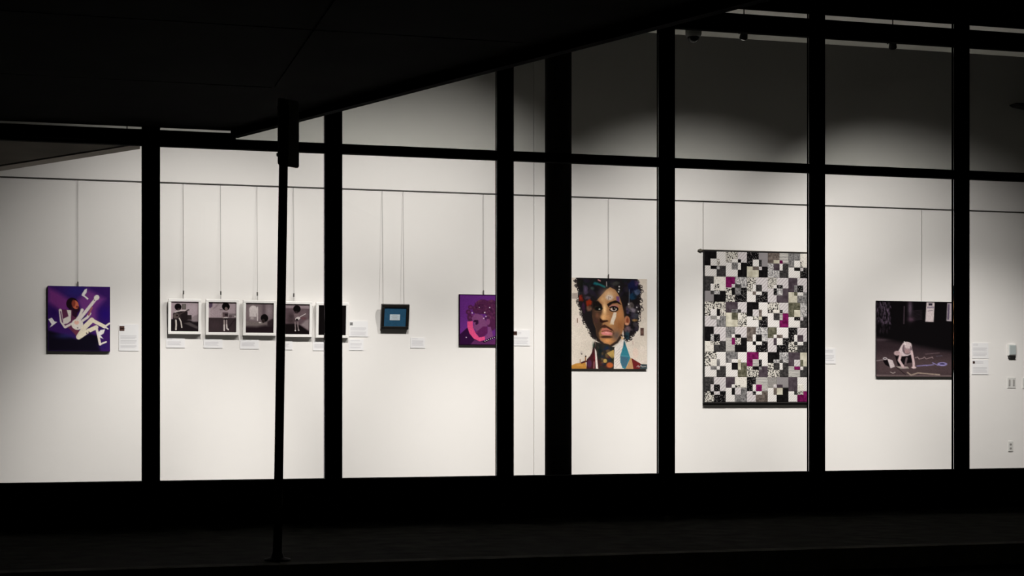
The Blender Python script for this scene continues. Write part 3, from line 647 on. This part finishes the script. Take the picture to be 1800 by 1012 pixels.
c.glow(520, 1450, 30, 70, (30, 52, 42), .9); c.ell(430, 1820, 46, 80, (72, 42, 74), .8, 26); c.line([(525, 1780), (520, 1920)], 22, (176, 110, 116), .8, 12); c.glow(540, 1700, 30, 90, (112, 30, 38), .9)
c.poly([(538, 1500), (570, 1560), (610, 1930), (560, 1930)], (212, 202, 196), 1, 8)
c.poly([(945, 1490), (1140, 1310), (1140, 1450), (1060, 1680), (1095, 1930), (930, 1930)], (212, 204, 198), 1, 8)
for k in range(6): c.line([(960, 1600 + k * 60), (1110 - k * 6, 1450 + k * 66)], 7, (150, 142, 144), .8)
c.poly([(1150, 1340), (1200, 1480), (1275, 1700), (1205, 1850), (1170, 1930), (1110, 1900), (1065, 1780), (1065, 1650), (1120, 1470)], (48, 116, 132), 1, 8)
c.poly([(1070, 1660), (1240, 1690), (1180, 1900), (1090, 1850)], (66, 92, 112), .8, 20); c.line([(1080, 1655), (1240, 1660)], 10, (120, 160, 170), .6); c.glow(1150, 1400, 20, 60, (36, 70, 84), .9)
c.poly([(1275, 1690), (1310, 1710), (1500, 1820), (1640, 1830), (1640, 1930), (1165, 1930), (1210, 1850)], (174, 136, 96), 1, 8)
c.poly([(1300, 1700), (1500, 1820), (1485, 1930), (1340, 1930)], (100, 32, 34), 1, 8); c.poly([(1490, 1820), (1640, 1828), (1640, 1930), (1470, 1930)], (54, 66, 70), 1, 8)
c.line([(1410, 1880), (1440, 1850), (1450, 1885), (1500, 1850), (1520, 1880), (1600, 1870)], 9, (206, 196, 192), .9)
c.poly([(40, 1865), (150, 1815), (350, 1795), (370, 1930), (40, 1930)], (170, 120, 54), 1, 10); c.glow(250, 1850, 100, 20, (200, 150, 80), .6)
c.line([(270, 1800), (360, 1770)], 34, (60, 22, 26)); c.line([(240, 1740), (240, 1800)], 26, (150, 120, 96), .8); c.line([(352, 1670), (345, 1760)], 22, (130, 88, 50)); c.ell(352, 1668, 16, 16, (30, 22, 20)); c.ell(270, 1620, 14, 14, (60, 54, 52)); c.ell(262, 1595, 24, 26, (160, 150, 146), .5)
c.poly([(72, 385), (190, 380), (185, 500), (72, 498)], (150, 140, 132), .95, 12); c.line([(182, 900), (182, 980)], 16, (96, 60, 40)); c.line([(1488, 780), (1492, 940)], 9, (80, 60, 55)); c.poly([(1484, 1075), (1556, 1075), (1556, 1236), (1484, 1236)], (78, 58, 52)); c.glow(1520, 1160, 30, 40, (130, 100, 90), .6); c.line([(1325, 1350), (1328, 1430)], 7, (150, 110, 110)); c.ell(1380, 1600, 60, 110, (212, 186, 172), .6, 40)
c.noise(.04)
canvas_art('portrait_painting', (1003.2, 489, 1137.5, 648), 0.03, 0.025, c, 'large collage painting of a face with dark curly hair and teal collar', 'painting', [1069], edge='wood_black')

# ---- 6. hanging quilt: every patch is a piece of its own
def fabric(name, kind, c1, c2, scale, thr=0.5, c3=None):
    m = bpy.data.materials.new(name); m.use_nodes = True; nt = m.node_tree; N, L = nt.nodes, nt.links
    b = N['Principled BSDF']; b.inputs['Roughness'].default_value = 0.95; b.inputs['Specular IOR Level'].default_value = 0.02
    tc = N.new('ShaderNodeTexCoord'); oi = N.new('ShaderNodeObjectInfo')
    off = N.new('ShaderNodeVectorMath'); off.operation = 'SCALE'; off.inputs[0].default_value = (13.1, 7.7, 5.3)
    L.new(oi.outputs['Random'], off.inputs['Scale'])
    ad = N.new('ShaderNodeVectorMath'); ad.operation = 'ADD'; L.new(tc.outputs['Object'], ad.inputs[0]); L.new(off.outputs[0], ad.inputs[1])
    rp = N.new('ShaderNodeValToRGB'); rp.color_ramp.elements[0].color = (*lin(c1), 1); rp.color_ramp.elements[1].color = (*lin(c2), 1)
    if kind == 'mottle':
        t = N.new('ShaderNodeTexNoise'); t.inputs['Scale'].default_value = scale; t.inputs['Detail'].default_value = 3; o = t.outputs['Fac']
        rp.color_ramp.elements[0].position = 0.36; rp.color_ramp.elements[1].position = 0.66
    elif kind == 'dots':
        t = N.new('ShaderNodeTexVoronoi'); t.inputs['Scale'].default_value = scale; o = t.outputs['Distance']
        rp.color_ramp.elements[0].position = thr; rp.color_ramp.elements[1].position = thr + 0.06
    elif kind == 'cells':
        t = N.new('ShaderNodeTexVoronoi'); t.feature = 'DISTANCE_TO_EDGE'; t.inputs['Scale'].default_value = scale; o = t.outputs['Distance']
        rp.color_ramp.elements[0].position = thr; rp.color_ramp.elements[1].position = thr + 0.08
    elif kind == 'blot':
        t = N.new('ShaderNodeTexNoise'); t.inputs['Scale'].default_value = scale; t.inputs['Detail'].default_value = 1; o = t.outputs['Fac']
        rp.color_ramp.elements[0].position = thr; rp.color_ramp.elements[1].position = thr + 0.05
    else:                                   # stripes
        mp = N.new('ShaderNodeMapping'); mp.inputs['Rotation'].default_value = (0, math.radians(45 if kind == 'stripe' else 0), 0)
        L.new(ad.outputs[0], mp.inputs['Vector'])
        t = N.new('ShaderNodeTexWave'); t.bands_direction = 'Z'; t.inputs['Scale'].default_value = scale; t.inputs['Distortion'].default_value = 0.6 if kind == 'stripe' else 2.5
        L.new(mp.outputs[0], t.inputs['Vector']); o = t.outputs['Fac']
        rp.color_ramp.elements[0].position = thr; rp.color_ramp.elements[1].position = thr + 0.2
    if kind not in ('stripe', 'bars'): L.new(ad.outputs[0], t.inputs['Vector'])
    L.new(o, rp.inputs['Fac']); L.new(rp.outputs['Color'], b.inputs['Base Color'])
    MATS[name] = m
FAB = {}
for k, args in {'K': ('mottle', (12, 11, 12), (26, 24, 25), 30), 'k': ('dots', (150, 146, 146), (14, 13, 15), 75, .22), 'Z': ('stripe', (12, 12, 12), (205, 202, 198), 26, .55),
                'W': ('stripe', (196, 192, 190), (218, 215, 212), 14, .25), 'A': ('stripe', (176, 170, 172), (200, 195, 196), 10, .3), 'L': ('dots', (80, 76, 74), (214, 210, 202), 80, .2),
                'P': ('blot', (36, 34, 34), (204, 200, 192), 75, .45), 'F': ('mottle', (92, 92, 94), (206, 203, 202), 60), 'G': ('mottle', (78, 77, 78), (140, 138, 138), 45),
                'S': ('stripe', (96, 92, 94), (160, 156, 158), 40, .4), 'D': ('mottle', (34, 33, 34), (70, 68, 68), 50), 'd': ('mottle', (58, 49, 56), (80, 71, 78), 20),
                'N': ('mottle', (72, 64, 60), (118, 108, 102), 28), 'O': ('mottle', (62, 62, 48), (112, 110, 94), 24), 'C': ('mottle', (170, 165, 148), (204, 200, 184), 14),
                'M': ('mottle', (82, 12, 56), (122, 28, 90), 22), 'T': ('bars', (60, 58, 58), (206, 203, 198), 22, .25)}.items():
    fabric('quilt_fabric_' + {'K': 'black', 'k': 'black_speckled', 'Z': 'zigzag', 'W': 'white', 'A': 'lilac_white', 'L': 'fine_dotted', 'P': 'black_print', 'F': 'floral_grey', 'G': 'grey', 'S': 'grey_striped', 'D': 'charcoal', 'd': 'plum_grey', 'N': 'brown_grey', 'O': 'moss', 'C': 'cream', 'M': 'magenta', 'T': 'barred'}[k], args[0], *args[1:])
    FAB[k] = list(MATS.values())[-1]
BLOCKS = [['KWWD WPKF', 'PAWK WKGW', 'kSCK WDNA', 'NTFD CMdW', 'GLWk WPKA'],
          ['DLSK WPDF', 'MFPk ADKG', 'PAWk WDNW', 'PAAd WkkF', 'dACG GkOW'],
          ['PPAG WKZW', 'dACP GDOL', 'KWWk ANPC', 'PAWM LDDT', 'OFWD CFkA'],
          ['KALD FkPP', 'GATK WKMP', 'NFWk WKKW', 'OWAk WNdW', 'kAPD WdDW'],
          ['PWWD LGGW', 'GWWO WCKC', 'MWPd TkKG', 'KFPD FDDW', 'dCTD AOMW'],
          ['DAPk AkKA', 'dLWG WPKA', 'kTAN WMkW', 'ZSWK AdNC', 'dWWM dLDP']]
QOFF = 0.045; QY = WALL_Y - QOFF
qx0, qx1 = X_at(1238.5, QY), X_at(1238.5 + 37.3 * 5 - 3.0, QY)
qz1, qz0 = Z_at(1330, 443.5, QY), Z_at(1330, 706.5, QY)
q = empty('hanging_quilt', ((qx0 + qx1) / 2, WALL_Y, qz0 - 0.03))
tag(q, 'large black, white and magenta patchwork quilt hanging from a rod', 'quilt')
def ql(x, z): return (x - q.location.x, z - q.location.z)
ax0, az0 = ql(qx0, qz0); ax1, az1 = ql(qx1, qz1)
MB().box((ax0 - 0.012, -QOFF, az0 - 0.012), (ax1 + 0.012, -QOFF + 0.012, az1 + 0.012)).build('backing', 'quilt_back', q)
bnd = MB(); e = 0.014
for a, b in (((ax0 - e, -QOFF - .007, az0 - e), (ax1 + e, -QOFF + .002, az0)), ((ax0 - e, -QOFF - .007, az1), (ax1 + e, -QOFF + .002, az1 + e)), ((ax0 - e, -QOFF - .007, az0), (ax0, -QOFF + .002, az1)), ((ax1, -QOFF - .007, az0), (ax1 + e, -QOFF + .002, az1))): bnd.box(a, b)
bnd.build('binding', 'quilt_back', q)
rod = MB().tube((ax0 - 0.035, -0.02, az1 + 0.012), (ax1 + 0.035, -0.02, az1 + 0.012), 0.011, n=10).build('rod', 'rod_wood', q)
for s, xx in ((-1, ax0 - 0.035), (1, ax1 + 0.035)):
    f = MB(); f.tube((xx, -0.02, az1 + 0.012), (xx + s * 0.02, -0.02, az1 + 0.012), 0.02, 0.016, 10); f.tube((xx + s * 0.02, -0.02, az1 + 0.012), (xx + s * 0.045, -0.02, az1 + 0.012), 0.016, 0.004, 10)
    f.build('finial', 'rod_wood', rod)
MB().tube((ax0 - 0.008, -0.018, az0 - 0.02), (ax1 + 0.008, -0.018, az0 - 0.02), 0.014, n=10).build('bottom_rod', 'quilt_back', q)
for wx in (1235,): wire(q, X_at(wx, WALL_Y) - q.location.x, az1 + 0.02, rail_z - q.location.z - 0.006, -0.02, hook=False)
PM = {}
def patch_mesh(w, h, t):
    k = (round(w, 4), round(h, 4), t)
    if k in PM: return PM[k]
    i = 0.006
    b = MB(); hw, hh = w / 2, h / 2
    v = [(-hw, 0, -hh), (hw, 0, -hh), (hw, 0, hh), (-hw, 0, hh), (-hw, -t * .45, -hh), (hw, -t * .45, -hh), (hw, -t * .45, hh), (-hw, -t * .45, hh),
         (-hw + i, -t, -hh + i), (hw - i, -t, -hh + i), (hw - i, -t, hh - i), (-hw + i, -t, hh - i)]
    f = [(8, 9, 10, 11)]
    for a in range(4):
        n = (a + 1) % 4; f += [(a, n, 4 + n, 4 + a), (4 + a, 4 + n, 8 + n, 8 + a)]
    me = bpy.data.meshes.new('patch'); me.from_pydata(v, [], f); me.update(); me.materials.append(FAB['K'])
    PM[k] = me; return me
def patch(x0, z0, x1, z1, y, t, code):
    g = 0.0006
    o = bpy.data.objects.new('patch', patch_mesh(x1 - x0 - 2 * g, z1 - z0 - 2 * g, t)); link(o, q)
    o.location = ((x0 + x1) / 2, y, (z0 + z1) / 2)
    o.material_slots[0].link = 'OBJECT'; o.material_slots[0].material = FAB[code]
bw, bh_ = (ax1 - ax0) / 5, (az1 - az0) / 6
for r in range(6):
    cx = .565 if r % 2 == 0 else .43
    for k in range(5):
        cy = .57 if k % 2 == 0 else .43
        big, small = BLOCKS[r][k].split()
        X0, Z1 = ax0 + k * bw, az1 - r * bh_
        xs, zs = X0 + cx * bw, Z1 - cy * bh_
        i0, i1, j0, j1 = X0 + .27 * bw, X0 + .715 * bw, Z1 - .29 * bh_, Z1 - .71 * bh_
        y = -QOFF
        patch(X0, zs, xs, Z1, y, .006, big[0]); patch(xs, zs, X0 + bw, Z1, y, .006, big[1])
        patch(X0, Z1 - bh_, xs, zs, y, .006, big[2]); patch(xs, Z1 - bh_, X0 + bw, zs, y, .006, big[3])
        y -= .0045
        patch(i0, zs, xs, j0, y, .004, small[0]); patch(xs, zs, i1, j0, y, .004, small[1])
        patch(i0, j1, xs, zs, y, .004, small[2]); patch(xs, j1, i1, zs, y, .004, small[3])

# ---- 7. square dark photograph of a child drawing on the ground
c = Canvas((75, 65, 1040, 960), 150, 140, (10, 8, 10))
for _ in range(150):
    x, y = rng.uniform(82, 240), rng.uniform(70, 320); v = rng.uniform(.3, 1)
    c.line([(x, y), (x + rng.normal(0, 5), y + rng.uniform(15, 40))], 7, (130 * v, 108 * v, 134 * v), .5, 8)
for _ in range(20):
    x, y = rng.uniform(90, 235), rng.uniform(330, 440); c.line([(x, y), (x, y + 30)], 7, (60, 48, 60), .4, 8)
c.glow(470, 150, 28, 120, (96, 80, 96), .8); c.glow(480, 280, 40, 30, (84, 60, 76), .8); c.line([(402, 130), (396, 330)], 12, (84, 70, 80), .7, 10)
for k in range(8): c.line([(500, 180 + k * 16), (610, 170 + k * 15)], 5, (64, 52, 62), .6, 8)
c.poly([(665, 75), (760, 77), (748, 306), (650, 304)], (188, 176, 178)); c.poly([(688, 85), (735, 85), (733, 112), (686, 112)], (40, 36, 50)); c.line([(678, 135), (745, 132)], 18, (110, 100, 120), .8, 6); c.line([(685, 178), (735, 170)], 7, (120, 110, 118))
c.poly([(912, 80), (1000, 82), (990, 296), (902, 294)], (160, 150, 156)); c.line([(930, 100), (922, 270)], 22, (70, 58, 80), .8)
c.poly([(60, 495), (200, 530), (420, 570), (800, 640), (1060, 680), (1060, 980), (40, 980)], (44, 34, 38), 1, 60); c.poly([(40, 700), (1060, 720), (1060, 980), (40, 980)], (74, 60, 62), .9, 160); c.glow(120, 525, 100, 14, (70, 58, 64), .9)
c.line([(60, 775), (150, 762)], 8, (150, 140, 144), .8, 8)
for a, b in (((550, 833), (660, 822)), ((660, 826), (750, 815)), ((735, 792), (800, 822))): c.line([a, b], 9, (140, 132, 190), .9, 8)
c.ell(852, 808, 58, 22, (150, 142, 200), .9); c.ell(852, 806, 34, 9, (44, 36, 60)); c.line([(530, 735), (560, 725), (575, 750), (620, 740), (640, 725), (660, 748), (700, 735), (735, 725), (740, 742)], 8, (160, 138, 140), .8, 6)
c.line([(650, 690), (760, 680), (820, 675)], 7, (110, 92, 96), .8, 8); c.line([(780, 715), (850, 708)], 7, (90, 84, 100), .8, 8)
c.line([(440, 910), (480, 940), (560, 915), (700, 925), (820, 935)], 12, (186, 168, 150), .85, 12); c.line([(240, 905), (270, 920), (295, 905)], 9, (150, 138, 136), .9); c.line([(300, 840), (420, 940)], 6, (24, 18, 20)); c.line([(60, 945), (1030, 948)], 14, (140, 124, 122), .6, 14)
c.poly([(300, 838), (440, 840), (460, 862), (360, 866)], (152, 142, 136), 1, 8)
c.poly([(290, 700), (480, 700), (500, 790), (440, 800), (330, 835), (310, 780)], (18, 13, 16)); c.line([(430, 740), (415, 810)], 22, (96, 80, 84))
c.poly([(330, 660), (362, 600), (388, 560), (430, 545), (480, 560), (498, 640), (488, 690), (440, 712), (380, 718), (345, 695)], (200, 182, 186)); c.ell(316, 682, 36, 28, (170, 146, 148))
c.ell(436, 630, 56, 66, (30, 22, 26), .7, 14); c.ell(438, 622, 48, 62, (140, 120, 126)); c.ell(446, 590, 44, 36, (190, 174, 176), .95, 14); c.ell(434, 662, 30, 26, (150, 122, 124), 1, 8); c.line([(396, 590), (390, 640), (402, 668)], 14, (96, 80, 86), .9, 8); c.line([(474, 600), (480, 640)], 10, (96, 80, 86), .9, 8)
c.line([(405, 548), (412, 575)], 16, (215, 205, 205), .9, 6)
c.line([(360, 700), (340, 765), (385, 838)], 30, (192, 168, 170)); c.line([(488, 660), (510, 780), (515, 845)], 28, (192, 168, 170)); c.ell(514, 850, 28, 13, (200, 178, 180)); c.ell(400, 850, 22, 12, (170, 148, 150))
c.ell(176, 746, 26, 14, (200, 190, 194)); c.ell(176, 746, 14, 6, (20, 14, 18)); c.poly([(150, 770), (210, 760), (240, 850), (180, 820)], (14, 10, 13)); c.poly([(202, 748), (262, 764), (292, 840), (240, 862)], (190, 178, 180))
c.noise(.05)
canvas_art('dark_photograph', (1540.5, 529.5, 1684, 662), 0.034, 0.02, c, 'square dark photograph of a child drawing with chalk on the ground', 'photograph', [1618], hook=False)

# ------------------------------------------------------------------ printed wall labels
def card(px, lines, label, thumb=None, off=0.006):
    o, w, h = hung('wall_label', px, off); tag(o, label, 'label', 'printed labels on the gallery wall')
    MB().box((-w / 2, -off, 0), (w / 2, -0.0005, h)).build('paper', 'paper', o)
    t = MB(); x0, x1 = -w / 2 + .012, w / 2 - .012
    for (f0, f1, l0, l1) in lines:
        t.box((x0 + (x1 - x0) * l0, -off - .0006, h * (1 - f1)), (x0 + (x1 - x0) * l1, -off + .0002, h * (1 - f0)))
    t.build('printed_text', 'ink_soft', o)
    if thumb:
        tx, ty, s, m = thumb; tz = h * (1 - ty)
        MB().box((-w / 2 + w * tx, -off - .0006, tz - s), (-w / 2 + w * tx + s * .95, -off + .0002, tz)).build('thumbnail_picture', m, o)
    return o
def para(a, b, n, l1=.95): 
    d = (b - a) / n
    return [(a + i * d, a + i * d + d * .5, 0.02, l1 - .08 * ((i * 7) % 3 == 2)) for i in range(n)]
card((209, 570, 243.5, 616.5), para(.14, .20, 1, .3) + para(.42, .56, 3) + para(.60, .74, 3) + para(.78, .9, 3), 'printed label with a small red thumbnail beside the purple guitarist canvas', (.03, .06, .055, 'thumb_brown'))
under = ['below the first white-framed photograph from the left', 'below the second white-framed photograph from the left', 'below the photograph with the bright arched window', 'cut by the street post, below the bending guitarist photograph', 'below the half-hidden black photograph']
for (x0, y0, x1, y1), u in zip(((292, 594.5, 325, 611), (358, 595.5, 391, 611.5), (422, 596.5, 455, 613), (486, 598, 514, 614.5), (550, 599.5, 581, 616)), under):
    card((x0, y0, x1, y1), para(.06, .16, 1, .3) + para(.32, .76, 4, .82), 'small white printed label ' + u)
card((613.5, 564, 647, 591.5), para(.42, .62, 3) + para(.68, .95, 4), 'printed text card with a tiny grey thumbnail right of the photographs', (.05, .09, .035, 'thumb_grey'))
card((613.5, 596, 639, 615.5), para(.12, .2, 1, .8) + para(.36, .58, 3) + para(.68, .82, 2, .85), 'small text card below the taller card with the grey thumbnail')
card((721.5, 593.5, 747, 611.5), para(.06, .14, 1, .5) + para(.28, .8, 5), 'small printed label to the lower right of the blue framed card')
card((898, 579.5, 931.5, 607.5), para(.14, .3, 2, .55) + para(.46, .62, 3) + para(.68, .92, 4), 'printed label with brown thumbnail between mullion and wide column', (.14, .1, .045, 'thumb_brown'))
card((1432, 612, 1469, 639), para(.12, .3, 2, .9) + para(.45, .85, 4), 'printed label half hidden behind the mullion beside the quilt')
card((1708.5, 602.5, 1737.5, 630), para(.06, .2, 2, .35) + para(.3, .55, 4) + para(.62, .85, 3), 'upper of two printed cards right of the dark photograph')
card((1708.5, 632, 1737.5, 658), para(.12, .3, 2, .7) + para(.5, .9, 5), 'lower of two printed cards, with a small dark thumbnail', (.05, .1, .032, 'thumb_brown'))

# ------------------------------------------------------------------ wall devices at the right
o, w, h = hung('wall_dispenser', (1773, 604.5, 1786.5, 629.5), 0.03); tag(o, 'pale wall-mounted dispenser with a dark base beside the right edge', 'dispenser')
MB().bevel_box((-w / 2, -0.03, h * .18), (w / 2, -0.001, h), 0.008).build('housing', 'plastic_white', o)
MB().bevel_box((-w * .4, -0.036, h * .24), (w * .46, -0.028, h * .92), 0.006).build('cover', 'plastic_grey', o)
MB().bevel_box((-w * .42, -0.032, 0), (w * .44, -0.001, h * .19), 0.008).build('base', 'plastic_dark', o)
def plate(px, label, gangs, outlet=False):
    o, w, h = hung('wall_outlet' if outlet else 'light_switch', px, 0.008)
    tag(o, label, 'outlet' if outlet else 'switch')
    MB().bevel_box((-w / 2, -0.008, 0), (w / 2, -0.0005, h), 0.003).build('cover_plate', 'plastic_white', o)
    for g in range(gangs):
        cx = -w / 2 + w * (g + .5) / gangs
        if outlet:
            for zc in (.3, .68):
                s = MB().lathe([(0.0, -0.0095), (0.016, -0.0095), (0.017, -0.007)], (cx, 0, h * zc), 14, 'y').build('socket', 'slot_grey', o)
                MB().box((cx - .007, -0.0102, h * zc - .004), (cx - .004, -0.0094, h * zc + .006)).box((cx + .004, -0.0102, h * zc - .004), (cx + .007, -0.0094, h * zc + .006)).build('slots', 'plastic_dark', s)
        else:
            MB().bevel_box((cx - .013, -0.0115, h * .2), (cx + .013, -0.007, h * .8), 0.002).build('rocker', 'slot_grey', o)
plate((1771, 663, 1785.5, 682), 'white double light switch below the wall dispenser', 2)
plate((1797.5, 663.5, 1812, 682.5), 'white double light switch cut by the right picture edge', 2)
plate((1772.5, 775, 1781, 793.5), 'white wall outlet low on the wall near the right edge', 1, True)

# ------------------------------------------------------------------ street sign post on the pavement
py = -3.08
pb_ = Vector((X_at(487.5, py), py, 0.0))
sp = empty('sign_post', pb_); tag(sp, 'dark street post with a narrow sign seen nearly edge-on', 'sign post')
ptop = Vector((X_at(500, py) - pb_.x, 0, Z_at(500, 176, py)))
MB().tube((0, 0, 0), ptop, 0.0305, n=16).build('pole', 'post_steel', sp, True)
MB().lathe([(0.0, 0.0), (0.09, 0.0), (0.09, 0.012), (0.05, 0.02), (0.032, 0.06)], n=20).build('base_flange', 'post_steel', sp, True)
rgt = Vector((CT, -ST, 0)); fwd = Vector((ST, CT, 0))
d = (rgt * 0.128 + fwd * 0.18).normalized(); nn = Vector((d.y, -d.x, 0))
cs = Vector((X_at(504.8, py) - pb_.x, 0, 0)) + fwd * 0.06
z0, z1 = Z_at(506, 290.5, py), Z_at(506, 172, py)
hwid = 0.102; th = 0.004; rr = 0.02
out = []
for (sx, sz, a0) in ((1, 0, 270), (1, 1, 0), (-1, 1, 90), (-1, 0, 180)):
    ccx, ccz = sx * (hwid - rr), (z1 - rr) if sz else (z0 + rr)
    for k in range(5):
        t = math.radians(a0 + k * 22.5); out.append((ccx + rr * math.cos(t), ccz + rr * math.sin(t)))
n = len(out); vv = []
for s in (-th, th):
    for (a, z) in out: vv.append(cs + d * a + nn * s + Vector((0, 0, z)))
obj('sign_panel', vv, [tuple(range(n)), tuple(range(2 * n - 1, n - 1, -1))] + [(i, n + i, n + (i + 1) % n, (i + 1) % n) for i in range(n)], 'sign_back', sp)
for yy in (272, 190):
    zc = Z_at(500, yy, py); c0 = Vector((ptop.x * zc / ptop.z, 0, zc))
    b = MB().tube(c0 - rgt * 0.037, c0 + rgt * 0.03, 0.036, 0.036, 12) if False else MB()
    b.tube(c0 - Vector((0, 0, .018)), c0 + Vector((0, 0, .018)), 0.034, n=16).build('clamp', 'post_steel', sp)
    MB().tube(c0 - rgt * 0.03, c0 - rgt * 0.048, 0.012, 0.012, 6).build('bolt', 'post_steel', sp)
